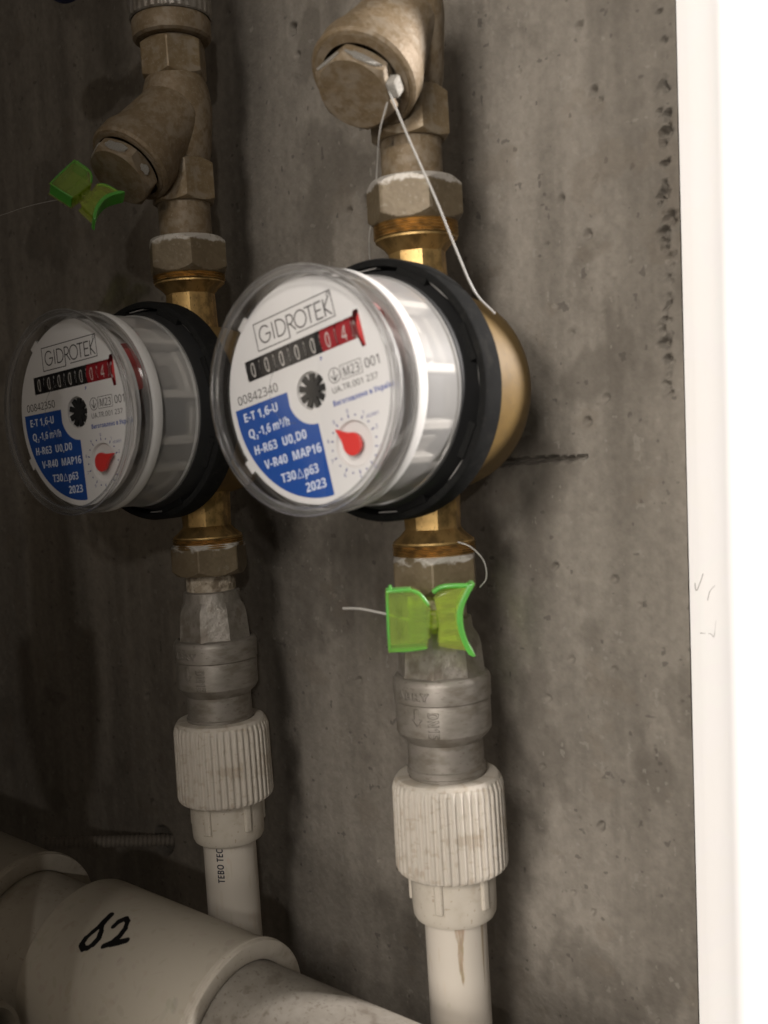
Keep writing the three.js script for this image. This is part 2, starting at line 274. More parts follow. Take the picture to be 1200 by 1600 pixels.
// ------------------------------------------------------------------ dial print (flat print only; window, star and pointer are built)
const MM = 1536 / 64;
function dialTex(serial, dy) {
  return canvasTex(1536, 1536, (g, w, h) => {
    const X = x => (x + 32) * MM, Y = y => (32 - y) * MM, S = v => v * MM;
    g.fillStyle = 'rgb(211,209,207)'; g.fillRect(0, 0, w, h);
    // blue field
    g.fillStyle = 'rgb(34,76,150)'; g.beginPath();
    g.moveTo(X(-29.4), Y(2.1)); g.lineTo(X(-8.3), Y(2.1)); g.arc(X(0.5), Y(0), S(9.1), Math.PI * (1 + 0.075) - 0.47, Math.PI * 0.5, true);
    g.lineTo(X(0.6), Y(-9.6)); g.lineTo(X(0.9), Y(-29.2)); g.arc(X(0), Y(0), S(29.4), Math.PI * 0.5, Math.PI - 0.07, false); g.closePath(); g.fill();
    const txt = (s, x, y, size, { c = '#1c1a1a', f = 'sans-serif', b = '', wd, al = 'left' } = {}) => {
      g.fillStyle = c; g.font = `${b} ${S(size)}px ${f}`; g.textAlign = al; g.textBaseline = 'alphabetic';
      g.save(); g.translate(X(x), Y(y)); if (wd) { const m = g.measureText(s).width; g.scale(S(wd) / m, 1); } g.fillText(s, 0, 0); g.restore();
    };
    const wcol = 'rgb(214,220,232)';
    txt('E-T 1,6-U', -26.9, -2.0, 3.5, { c: wcol, b: 'bold', wd: 14.2 });
    txt('Q', -26.3, -6.9, 3.5, { c: wcol, b: 'bold', wd: 2.8 }); txt('3', -23.4, -7.7, 1.7, { c: wcol, b: 'bold' }); txt('-1,6 m\u00b3/h', -22.1, -6.9, 3.5, { c: wcol, b: 'bold', wd: 12.6 });
    txt('H-R63  U0,D0', -25.4, -12.0, 3.6, { c: wcol, b: 'bold', wd: 21 });
    txt('V-R40  MAP16', -22.4, -16.9, 3.6, { c: wcol, b: 'bold', wd: 22.2 });
    txt('T30', -17.2, -22.1, 3.6, { c: wcol, b: 'bold', wd: 5.9 }); txt('p63', -8.3, -22.1, 3.6, { c: wcol, b: 'bold', wd: 5.6 });
    g.strokeStyle = wcol; g.lineWidth = S(0.22); g.beginPath(); g.moveTo(X(-10.9), Y(-22.1)); g.lineTo(X(-8.7), Y(-22.1)); g.lineTo(X(-9.8), Y(-19.7)); g.closePath(); g.stroke();
    txt('2023', -8.9, -26.6, 3.6, { c: wcol, b: 'bold', wd: 7.9 });
    // name in its broken box
    g.strokeStyle = '#242222'; g.lineWidth = S(0.28); g.lineJoin = 'miter';
    g.beginPath(); g.moveTo(X(-2.9), Y(18.4)); g.lineTo(X(-3.0), Y(16.2)); g.lineTo(X(-15.6), Y(16.1)); g.lineTo(X(-15.6), Y(23.9)); g.lineTo(X(14), Y(24.3)); g.lineTo(X(14.2), Y(17)); g.lineTo(X(-0.4), Y(16.7)); g.stroke();
    g.lineWidth = S(0.42); g.lineCap = 'round'; g.lineJoin = 'round';
    const L = (...a) => { g.beginPath(); a.forEach(([x, y], i) => i ? g.lineTo(X(x), Y(y)) : g.moveTo(X(x), Y(y))); g.stroke(); };
    const y0 = 17.9, y1 = 22.4, ym = 20.1;
    g.beginPath(); g.ellipse(X(-11.9), Y(ym), S(2.1), S(2.35), 0, -0.75, 0.05, true); g.stroke(); L([-9.85, 20], [-11.5, 20]);              // G
    L([-8.6, y0], [-8.6, y1]);                                                                                                                 // I
    g.beginPath(); g.moveTo(X(-7.2), Y(y0)); g.lineTo(X(-7.2), Y(y1)); g.lineTo(X(-6.2), Y(y1)); g.ellipse(X(-6.1), Y(ym), S(2.3), S(2.25), 0, -Math.PI / 2, Math.PI / 2); g.closePath(); g.stroke(); // D
    L([-2.9, 16.4], [-2.9, y1]); g.beginPath(); g.moveTo(X(-2.9), Y(y1)); g.lineTo(X(-1.9), Y(y1)); g.ellipse(X(-1.9), Y(21.15), S(1.25), S(1.25), 0, -Math.PI / 2, Math.PI / 2); g.lineTo(X(-2.9), Y(19.9)); g.stroke(); L([-2.0, 19.9], [-0.3, y0]); // R
    g.beginPath(); g.ellipse(X(2.0), Y(ym), S(2.15), S(2.35), 0, 0, Math.PI * 2); g.stroke();                                                  // O
    L([4.2, y1], [7.0, y1]); L([5.6, y1], [5.6, y0]);                                                                                          // T
    L([10, y1], [7.8, y1], [7.8, y0], [10, y0]); L([7.8, ym + 0.1], [9.7, ym + 0.1]);                                                          // E
    L([11, y0], [11, y1]); L([13, y1 + 0.3], [11, 20.1], [13.2, y0]);                                                                          // K
    g.lineWidth = S(0.16); g.beginPath(); g.arc(X(13.2), Y(23.4), S(0.62), 0, 7); g.stroke(); txt('R', 12.85, 23.1, 0.95);
    // right hand lines
    txt('P', 5.9, 6.9, 1.5, { c: 'rgb(40,50,140)', b: 'bold' });
    g.lineWidth = S(0.2); g.beginPath(); g.arc(X(9.6), Y(1.8), S(2.0), 0, 7); g.stroke();
    g.lineWidth = S(0.3); L([9.6, 3.1], [9.6, 0.5]); L([8.5, 1.7], [9.6, 0.4], [10.7, 1.7]);
    g.lineWidth = S(0.16); g.strokeRect(X(12), Y(3.75), S(7.3), S(3.8));
    txt('M23', 12.6, 0.55, 3.5, { wd: 6.1 }); txt('001', 20.3, 0.6, 3.6, { wd: 5.8 });
    txt('UA.TR.001 237', 7.6, -2.9, 2.3, { wd: 16.4 });
    txt('\u0412\u0438\u0433\u043e\u0442\u043e\u0432\u043b\u0435\u043d\u043e \u0432 \u0423\u043a\u0440\u0430\u0457\u043d\u0456', 7.0, -6.3, 2.15, { c: 'rgb(36,60,140)', b: 'bold', wd: 21.5 });
    txt(serial, -27.8, 3.3, 3.5, { wd: 16.6 });
    // little scale round the pointer
    for (let k = 0; k < 10; k++) {
      const a = Math.PI / 2 - k * Math.PI / 5, cx = 11.3, cy = -17.6;
      txt(String(k), cx + 9.1 * Math.cos(a), cy + 9.1 * Math.sin(a) - 0.6, 1.5, { c: 'rgb(40,46,120)', al: 'center' });
      g.strokeStyle = 'rgb(40,46,120)'; g.lineWidth = S(0.34); L([cx + 7.3 * Math.cos(a), cy + 7.3 * Math.sin(a)], [cx + 8 * Math.cos(a), cy + 8 * Math.sin(a)]);
      const b = a - Math.PI / 10; g.fillStyle = 'rgb(40,46,120)'; g.beginPath(); g.arc(X(cx + 7.8 * Math.cos(b)), Y(cy + 7.8 * Math.sin(b)), S(0.27), 0, 7); g.fill();
    }
    txt('x0,0001', 17.2, -12.0, 1.3, { c: 'rgb(40,46,120)' });
  });
}
function digitTex(s, bg, off) {
  return canvasTex(1024, 128, (g, w, h) => {
    g.fillStyle = bg; g.fillRect(0, 0, w, h);
    g.fillStyle = 'rgb(190,186,180)'; g.textAlign = 'center'; g.textBaseline = 'middle';
    for (let k = 0; k < 10; k++) {
      g.save(); g.translate(w * ((k / 10 + off) % 1), h / 2); g.rotate(Math.PI / 2); g.scale(0.8, 1); g.font = '104px sans-serif'; g.fillText(String((s + k) % 10), 0, 4); g.restore();
    }
  });
}
const shapeUV = g => { const p = g.attributes.position, u = g.attributes.uv; for (let i = 0; i < p.count; i++) u.setXY(i, (p.getX(i) + 32) / 64, (p.getY(i) + 32) / 64); return g; };

function makeMeter(label, pos, turn, serial, pointerAngle) {
  const t = thing('water_meter', label, 'water meter', pos, 'water meters on the concrete wall');
  t.rotation.z = 0.02;
  const octR = (r, k) => a => { const s = Math.PI / 4, q = ((a % s) + s) % s - s / 2; return lerp(r, r * 0.93 / Math.cos(q), k); };
  const necks = [];
  for (const s of [1, -1]) {
    necks.push(rev([[26, 9.6, .6], [43.2, 9.0, .6], [43.6, 9.2, 0], [45.2, 10.6, 0], [46.8, 12.6, 0], [47.0, 12.9, 0], [47.6, 12.9, 0]].map(([y, r, k]) => ({ y: y * s, r: octR(r, k) })), 96, { caps: false, crease: 0.35 }));
  }
  const dome = onto.z(prof([[31.8, 17], [32.0, 8], [31.9, -4], [31.6, -9], [30.8, -13], [28.8, -16.2], [25, -18.4], [18, -20], [8, -20.8], [0.01, -21]], 96, { caps: false }));
  part(t, 'brass_body', dome, M.brassBody, { label: 'smooth yellow brown body behind the black ring' });
  part(t, 'neck', [necks[0]], M.brassBright); part(t, 'neck', [necks[1]], M.brassBright);
  for (const s of [1, -1]) {
    const rows = []; for (let i = 0; i <= 10; i++) rows.push([i % 2 ? 13.35 : 12.5, (s > 0 ? 47.6 : -47.6) + s * i * (s > 0 ? 0.47 : 0.39)]);
    part(t, 'thread', prof(rows, 96, { caps: false, crease: 0.3 }), M.brassBright);
  }
  // black clamp ring with catches
  const ring = onto.z(prof([[34.4, 17], [38.2, 17], [38.9, 17.8], [38.9, 24.6], [38.5, 25.6], [37.6, 26], [36.6, 26], [36.3, 25.4], [36.2, 19], [34.4, 18.6], [34.4, 17]], 160, { caps: false }));
  part(t, 'clamp_ring', ring, M.black);
  part(t, 'inner_collar', onto.z(prof([[35.8, 19], [35.6, 22.5], [34.6, 27], [33.9, 30.2], [33.2, 30.4], [33, 22]], 128, { caps: false })), M.blackMatte);
  for (let k = 0; k < 8; k++) {
    const a = k * Math.PI / 4 + 0.32, g = box(2.4, 11, 7, 35.4, 0, 23.2, 0.4); g.rotateZ(a); part(t, 'catch', g, M.black);
    const q = box(0.5, 8, 2.6, 35.95, 0, 23.6, 0.2); q.rotateZ(a + Math.PI / 8 + 0.12); part(t, 'slot', q, M.slot);
  }
  // white register inside its frosted drum
  part(t, 'register', [onto.z(prof([[0.01, 22], [29.4, 22], [29.4, 30], [28.4, 31], [28.4, 44], [0.01, 44]], 96, { caps: false })),
    onto.z(prof([[31.8, 46.4], [31.8, 47.4], [29, 47.4]], 96, { caps: false }))], M.whiteSoft);
  for (const [a, w, d, z, m] of [[-0.10, 12, 8, 38, M.gear], [-0.62, 9, 9, 37, M.slot], [0.34, 8, 6, 40, M.slot], [1.1, 10, 3, 42, M.redPart], [1.9, 14, 8, 37, M.gear], [2.8, 10, 8, 38, M.gear], [4.0, 12, 8, 38, M.slot], [5.0, 9, 6, 38, M.gear]]) {
    const g = box(3.4, w, d, 28.8, 0, z, 0.8); g.rotateZ(a); part(t, m === M.redPart ? 'wheel_edge' : 'gear', g, m);
  }
  for (const a of [-0.36, 0.12, 0.75, 1.5, 2.3, 3.3, 4.4, 5.6]) { const g = box(3, 2.6, 17, 31, 0, 38, 0.5); g.rotateZ(a); part(t, 'rib', g, M.white); }
  part(t, 'drum', onto.z(prof([[33.4, 29], [33.6, 29.6], [33.6, 31.2], [33.1, 31.8], [33.0, 46.6]], 128, { caps: false })), M.frost, { label: 'frosted white drum behind the clear cap' });
  part(t, 'band', onto.z(prof([[33.0, 46.4], [33.9, 46.8], [34.0, 47.4], [34.0, 50.2], [33.6, 50.8], [32.6, 50.8], [32.4, 46.6]], 128, { caps: false })), M.whiteSoft);
  // clear cap: side wall and rim are one solid ring, the front is a pane
  part(t, 'cap', [onto.z(prof([[33.9, 50.9], [34.0, 51.6], [34.0, 58.6]], 160, { caps: false })), onto.z(prof([[32.7, 50.9], [32.6, 58.6]], 160, { caps: false }))], M.pane, { label: 'clear plastic side of the cap' });
  part(t, 'rim', onto.z(prof([[32.6, 58.7], [33.9, 58.7], [34.1, 59.0], [34.1, 59.7], [33.8, 60.2], [33.0, 60.4], [32.2, 60.3], [31.6, 59.9], [31.5, 59.3], [31.9, 58.8], [32.6, 58.7]], 192, { caps: false, crease: 0.7 })), M.clear, { label: 'clear rounded rim of the cap' });
  part(t, 'edge', [new THREE.TorusGeometry(33.7, 0.42, 10, 180).translate(0, 0, 60.0), new THREE.TorusGeometry(31.7, 0.3, 10, 180).translate(0, 0, 59.6), new THREE.TorusGeometry(33.7, 0.34, 10, 180).translate(0, 0, 51.5)], M.solid);
  part(t, 'bead', onto.z(prof([[32.9, 52.2], [33.5, 51.8], [34.0, 52.2], [34.15, 53], [33.6, 53.5], [32.9, 53.2], [32.9, 52.2]], 160, { caps: false, crease: 0.7 })), M.clear);
  { const g = new THREE.CircleGeometry(31.6, 96); g.translate(0, 0, 59.3); part(t, 'pane', g, M.pane); }
  { const g = new THREE.TorusGeometry(9.0, 0.13, 8, 60, 3.6); g.rotateZ(0.95 + turn); g.translate(-2, 0.5, 59.45); part(t, 'mould_mark', g, M.clear); }
  // dial with real openings
  const turned = g => { g.rotateZ(turn); return g; };
  const s = new THREE.Shape(); s.absarc(0, 0, 31.2, 0, Math.PI * 2, false);
  const hole = pts => { const p = new THREE.Path(); pts.forEach(([x, y], i) => i ? p.lineTo(x, y) : p.moveTo(x, y)); p.closePath(); s.holes.push(p); };
  hole([[-21.9, 8.7], [-21.9, 14.6], [19.7, 15.2], [20.2, 16.4], [21.9, 16.6], [22.2, 6.4], [20.9, 6.3], [20.2, 9.0]].reverse());
  for (const [x, y, r] of [[0.5, 0.1, 5.3], [11.3, -17.6, 6.4]]) { const p = new THREE.Path(); p.absarc(x, y, r, 0, Math.PI * 2, true); s.holes.push(p); }
  const dg = shapeUV(new THREE.ShapeGeometry(s, 96)); dg.translate(0, 0, 55);
  const dial = part(t, 'dial', turned(dg), phys({ map: dialTex(serial), roughness: 0.55, specularIntensity: 0.4 }), { label: 'white round dial with black and blue print' });
  part(dial, 'dial_edge', onto.z(prof([[30.9, 53.4], [31.2, 53.5], [31.2, 54.95]], 128, { caps: false })), M.white);
  for (const a of [2.44, 3.82]) { const g = box(2.2, 4.2, 1.2, 31.9, 0, 54.2, 0.2); g.rotateZ(a + turn - 0.2); part(dial, 'tab', g, M.white); }
  // number wheels
  const cx = [-19.4, -13.8, -7.9, -1.9, 4.1, 9.7, 15.6];
  cx.forEach((x, i) => {
    const red = i > 4, n = i === 6 ? 4 : 0;
    const g = new THREE.CylinderGeometry(9, 9, 5.3, 90, 1); g.rotateY(Math.PI); g.rotateZ(Math.PI / 2); g.translate(x, 11.9, 45.8);
    const w = part(t, 'number_wheel', turned(g), std({ map: digitTex(n, red ? 'rgb(140,22,32)' : 'rgb(20,19,21)', 0.5), roughness: 0.5 }));
  });
  { const g = new THREE.CylinderGeometry(7, 7, 2.0, 60, 1); g.rotateZ(Math.PI / 2); g.translate(21.2, 11.6, 47.6); part(t, 'number_wheel', turned(g), M.redPart); }
  // star wheel in its hole
  const star = part(t, 'star_wheel', turned(onto.z(prof([[0.01, 53.5], [5.1, 53.6], [5.4, 55]], 64, { caps: false })).translate(0.5, 0.1, 0)), M.white);
  { const sh = new THREE.Shape(), n = 9; for (let k = 0; k < n; k++) { const a = k / n * Math.PI * 2, d = 0.2; const P = [[2.3, -0.26], [4.7, -0.17], [4.7, 0.17], [2.3, 0.26]]; P.forEach(([r, o], i) => { const x = 0.5 + r * Math.cos(a + o), y = 0.1 + r * Math.sin(a + o); k + i ? sh.lineTo(x, y) : sh.moveTo(x, y); }); }
    sh.closePath(); const g = extr(sh, 0.7, 0.12); g.translate(0, 0, 53.9); part(star, 'teeth', turned(g), M.blackMatte); }
  // pointer and its dished seat
  const seat = part(t, 'pointer', (() => { const p = new THREE.Shape(), a0 = pointerAngle; const R = 2.9, L = 6.6; p.absarc(0, 0, R, 0.7, Math.PI * 2 - 0.7, false); p.quadraticCurveTo(3.6, -0.9, L, 0); p.quadraticCurveTo(3.6, 0.9, R * Math.cos(0.7), R * Math.sin(0.7)); const g = extr(p, 0.7, 0.25); g.rotateZ(a0); g.translate(11.3, -17.6, 55.2); return turned(g); })(), M.pointer, { label: 'red drop shaped pointer' });
  part(seat, 'seat', turned(onto.z(prof([[0.01, 54.0], [2.2, 54.0], [4.6, 53.7], [5.9, 54.1], [6.4, 55.0]], 64, { caps: false })).translate(11.3, -17.6, 0)), M.white);
  return t;
}
makeMeter('larger nearer water meter with clear cap whose red pointer tip points up left', [-0.2, 12, 45], 0.193, '00842340', 2.31);
makeMeter('smaller darker water meter at the left, partly hidden behind the nearer one', [-104.5, 11, 45], 0.052, '00842350', 0.35);

// ------------------------------------------------------------------ fittings along the two pipes
const XR = y => -0.02 * y, XL = y => -104.3 - 0.02 * y;
const lean = o => { o.rotation.z = 0.02; return o; };
// nut with white lime on its turned top edge
function nutTex(seedNo, amt) {
  return dataTex(512, 256, (u, v) => {
    const n = fbm(u * 20, v * 3, 20, 5, seedNo), f = fbm(u * 90, v * 13, 90, 3, seedNo + 5);
    let c = mix3([0.128, 0.096, 0.056], [0.158, 0.122, 0.074], smooth(0.3, 0.7, n * 0.6 + f * 0.4));
    const top = smooth(0.78, 0.86, v + 0.26 * (n - 0.5) + 0.08 * (f - 0.5)) * smooth(1 - amt, 1 - amt + 0.1, fbm(u * 14, v * 3, 14, 4, seedNo + 9) + 0.25);
    c = mix3(c, [0.42, 0.39, 0.345], top);
    c = mix3(c, [0.21, 0.18, 0.13], 0.5 * smooth(0.70, 0.76, fbm(u * 70, v * 10, 70, 3, seedNo + 20)));
    return c;
  });
}
const nutGrain = grainTex.clone(); nutGrain.repeat.set(1.6, 0.22); nutGrain.needsUpdate = true;
function makeUnionNut(name, h, af, tex, off) {
  return rev(hexRows(af, 0, h, 2.6, off).map(q => q), 144, { unit: true, crease: 0.3 });
}
function pipeUnion(label, [x, y, z], { upper }) {
  const t = lean(thing('pipe_union', label, 'pipe union', [x, y, z], 'brass unions above and below the meters'));
  const m = std({ map: nutTex(upper ? 120 : 160, upper ? 0.62 : 0.36), metalness: 0.3, roughness: 0.5, bumpMap: nutGrain, bumpScale: 0.0002 });
  const h = upper ? 13.2 : 12.4;
  part(t, 'union_nut', makeUnionNut('n', h, upper ? 27 : 25.6, null, upper ? 0.12 : 0.5), m, { label: upper ? 'hexagonal nut with white lime along its top' : undefined });
  if (upper) part(t, 'nipple', rev([{ y: 13, r: 9.4 }, { y: 13.6, r: 9.6 }, { y: 25.8, r: 9.6 }], 64, { caps: false }), M.brassDusty);
  else {
    part(t, 'nipple', rev([{ y: 0.5, r: 9.3 }, { y: -12, r: 9.3 }], 64, { caps: false }), M.tape);
    const slot = box(9, 1.3, 1.2, 0, 3.2, 11.6); slot.rotateY(0.78);
  }
  return t;
}
const upR = pipeUnion('upper brass union on the nearer pipe, its nut edged with white lime', [XR(64.2), 64.2, 45], { upper: true });
copy(upR, 'pipe_union', 'darker upper brass union above the left water meter', [XL(61.4), 61.4, 45]);
const loR = pipeUnion('lower brass union under the nearer meter, just above the yellow green seal', [XR(-51.4), -51.4, 45], { upper: false });
copy(loR, 'pipe_union', 'lower brass union under the left water meter with pale tape below', [XL(-50.6), -50.6, 45]);

// ------------------------------------------------------------------ Y strainers
function makeStrainer(label, pos, branch) {
  const t = lean(thing('brass_strainer', label, 'strainer', pos, 'brass Y strainers above the meters'));
  // branch: where the axes meet (height over the base), pitch, turn, length
  const { y0, al, tw, L, R } = branch;
  part(t, 'end_hex', rev(hexRows(21.8, 0, 15.2, 1.6, 0.1), 120, { crease: 0.3 }), M.brassNut);
  part(t, 'end_hex', rev(hexRows(21.8, y0 + 10.5, y0 + 24, 1.6, 0.4), 120, { crease: 0.3 }), M.brassNut);
  const d = new THREE.Vector3(-Math.sin(tw) * Math.cos(al), -Math.sin(al), Math.cos(al) * Math.cos(tw)).normalize();
  const q = new THREE.Quaternion().setFromUnitVectors(new THREE.Vector3(0, 1, 0), d);
  const at = g => { g.applyQuaternion(q); g.translate(0, y0, 0); return g; };
  const run = prof([[9.6, 14], [10.6, 15.5], [11.4, 19], [12.4, y0 - 6], [12.8, y0], [12.2, y0 + 6], [10.8, y0 + 11]], 72, { caps: false });
  const arm = at(prof([[11.5, -2], [12.6, 4], [13.2, 12], [R - 1.4, L - 12], [R - 0.3, L - 8.5], [R, L - 7.5], [R, L - 1.6], [R - 0.7, L - 0.6], [R - 1.6, L - 0.4]], 96, { caps: false }));
  const ball = new THREE.SphereGeometry(12.7, 40, 28); ball.scale(1, 1.02, 1); ball.translate(0, y0, 0);
  part(t, 'body', [run, arm, ball], M.brassDusty);
  const plug = part(t, 'plug', at(rev([{ y: L - 2.2, r: R - 1.5 }, { y: L - 0.2, r: R - 1.7 }, { y: L - 0.1, r: 12.4 }], 96, { caps: false })), M.brassDusty);
  part(plug, 'plug_hex', at(rev(hexRows(22.6, L - 0.3, L + 6.2, 1.9, 0.25), 120, { crease: 0.3 })), M.brassDusty, { label: 'hexagonal plug closing the slanting branch' });
  return { t, at, q, d, L, R, y0 };
}
const sR = makeStrainer('nearer brass Y strainer at the top with a fishing line through its plug', [XR(89.6), 89.6, 45], { y0: 38.4, al: 0.83, tw: 0.0, L: 34.5, R: 16.6 });
const sL = makeStrainer('darker brass Y strainer at the upper left with lime patches on its plug', [XL(87.4), 87.4, 45], { y0: 34.6, al: 0.80, tw: 0.10, L: 33.5, R: 15.4 });
// crust of lime and a drilled lug on the plugs (thin uneven flakes)
function flake(w, h, s, th = 0.35) {
  const p = new THREE.Shape(), n = 22; for (let i = 0; i < n; i++) { const a = i / n * Math.PI * 2, k = 0.72 + 0.5 * vnoise(i * 0.9 + s * 13.7, s); const x = w * k * Math.cos(a), y = h * k * Math.sin(a); i ? p.lineTo(x, y) : p.moveTo(x, y); }
  p.closePath(); return extr(p, th, 0.15, 2);
}
function onPlug(S, ang, along, w, h, s) {            // on the flats of the plug hex: angle round the branch, height along it
  const g = flake(w, h, s); g.translate(0, 0, 11.25); g.rotateY(ang); g.translate(0, S.L + along, 0); return S.at(g);
}
part(sR.t, 'lug', [(() => { const g = box(5.2, 4.6, 3.2, 0, 0, 12.4, 0.8); g.rotateY(1.35); g.translate(0, sR.L + 3.4, 0); return sR.at(g); })()], M.lime, { label: 'lime crusted drilled corner that holds the fishing line' });
part(sR.t, 'lime_crust', [onPlug(sR, 2.37, 4.0, 4.8, 1.1, 1.1), onPlug(sR, 3.41, 4.4, 4.6, 1.0, 2.3), onPlug(sR, 1.32, 2.6, 3.0, 1.3, 3.7)], M.lime);
part(sL.t, 'lime_crust', [onPlug(sL, 3.41, 2.8, 4.4, 1.8, 4.1), onPlug(sL, 2.37, 3.2, 4.2, 1.6, 2.2), onPlug(sL, 1.32, 3.0, 1.8, 1.3, 5.3)], M.lime);
{ const g = rev([{ y: -3, r: 9.6 }, { y: 0.2, r: 9.6 }], 64, { caps: false }); part(sR.t, 'end_collar', g, M.brassDusty); part(sL.t, 'end_collar', g, M.brassDusty); }

// ------------------------------------------------------------------ nickel valves under the meters
const embossTex = canvasTex(1024, 512, (g, w, h) => {
  g.fillStyle = '#404040'; g.fillRect(0, 0, w, h); g.fillStyle = '#fff'; g.textAlign = 'center'; g.textBaseline = 'middle';
  g.font = 'bold 52px sans-serif'; g.fillText('ABRY', w * 0.49, h * 0.155);
  g.save(); g.translate(w * 0.562, h * 0.42); g.rotate(Math.PI / 2); g.font = 'bold 50px sans-serif'; g.fillText('DN15', 0, 0); g.restore();
  g.beginPath(); const x = w * 0.505, y = h * 0.27; g.moveTo(x - 9, y); g.lineTo(x + 9, y); g.lineTo(x + 9, y + 50); g.lineTo(x + 20, y + 50); g.lineTo(x, y + 84); g.lineTo(x - 20, y + 50); g.lineTo(x - 9, y + 50); g.closePath(); g.fill();
}, false);
function makeValve(label, pos) {
  const t = lean(thing('check_valve', label, 'valve', pos, 'nickel valves under the meters'));
  const oct = (r, k) => a => { const s = Math.PI / 4, q = (((a + 0.35) % s) + s) % s - s / 2; return lerp(r, r * 0.955 / Math.cos(q), k); };
  part(t, 'upper_body', rev([[-0.5, 14.0, 1], [1, 13.6, 1], [9, 13.0, 1], [11.5, 12.4, 1], [14, 11.0, 0.3], [17.5, 10.6, 0], [18, 9.6, 0]].map(([y, r, k]) => ({ y, r: oct(r, k) })), 128, { crease: 0.35 }), M.nickel);
  const belt = M.nickel.clone(); belt.bumpMap = embossTex; belt.bumpScale = 0.0006;
  part(t, 'belt', prof([[12.2, -33.4], [12.2, -32.6], [12.75, -32.2], [12.75, -30.4], [12.3, -30], [12.2, -21.8], [12.5, -21.4], [14.4, -19.6], [15.25, -18.2], [15.4, -9.1], [15.25, -8.7], [15.25, -8.3], [15.7, -7.9], [15.8, -2.2], [15.5, -1.2], [14.9, -0.4], [13.6, 0.1]], 128, { caps: false, unit: true, crease: 0.45 }), belt, { label: 'thick ribbed belt with raised lettering' });
  part(t, 'thread_tape', prof([[11.8, -35.4], [12.0, -35], [11.7, -34.4], [12.05, -34], [11.8, -33.2]], 96, { caps: false }), M.tape);
  return t;
}
const vR = makeValve('nickel valve with raised lettering, below the yellow green seal', [XR(-77.3), -77.3, 45]);
copy(vR, 'check_valve', 'dim nickel valve under the left water meter', [XL(-74.7), -74.7, 45]);

// ------------------------------------------------------------------ white plastic couplings and pipes
const dirtTex = dataTex(1024, 512, (u, v) => {
  const n = fbm(u * 8, v * 4, 8, 5, 301), st = fbm(u * 80, v * 8, 80, 4, 305), f = fbm(u * 40, v * 20, 40, 3, 309);
  let c = mix3([0.475, 0.432, 0.37], [0.445, 0.402, 0.342], n);
  c = mix3(c, [0.27, 0.21, 0.145], 0.45 * smooth(0.52, 0.68, st * 0.55 + n * 0.45));
  c = mix3(c, [0.30, 0.24, 0.17], 0.35 * smooth(0.64, 0.74, f));
  return c;
});
M.collar = phys({ map: dirtTex, roughness: 0.52, specularIntensity: 0.6 });
function makeCoupling(label, pos) {
  const t = lean(thing('plastic_coupling', label, 'pipe coupling', pos, 'white ribbed couplings under the valves'));
  const n = 46, rib = (r, k) => a => r + k * (Math.cos(a * n) > 0 ? 1 : -1) * Math.pow(Math.abs(Math.cos(a * n)), 0.5) * 0.36;
  const rows = [[-30.8, 15.5, 0], [-30.8, 17.2, 0], [-30.2, 17.7, .7], [-29, 18.0, 1], [-4, 17.75, 1], [-2.4, 17.4, .8], [-1.2, 17.1, 0], [-0.3, 16.4, 0], [0, 15.4, 0], [-0.1, 12.4, 0], [-1.5, 12.2, 0]];
  part(t, 'collar', rev(rows.map(([y, r, k]) => ({ y, r: k ? rib(r, k) : r })), n * 10, { caps: false, unit: true, crease: 0.5 }), M.collar, { label: 'grooved screw collar with brown dirt in its grooves' });
  const sl = part(t, 'sleeve', prof([[10.2, -47.0], [11.8, -47.1], [12.9, -46.6], [13.5, -45.4], [13.7, -43], [13.9, -30]], 96, { caps: false }), M.ppr);
  for (const a of [0.25, 1.38, 2.6, 4.0, 5.2]) { const g = box(3.0, 11.5, 2.2, 0, -36.2, 13.6, 0.9); g.rotateY(a); part(sl, 'rib', g, M.ppr); }
  return t;
}
const cR = makeCoupling('bigger nearer white ribbed plastic coupling with dirty grooves', [XR(-110.5), -110.5, 45]);
copy(cR, 'plastic_coupling', 'smaller shaded white ribbed plastic coupling on the left pipe', [XL(-106), -106, 45]);
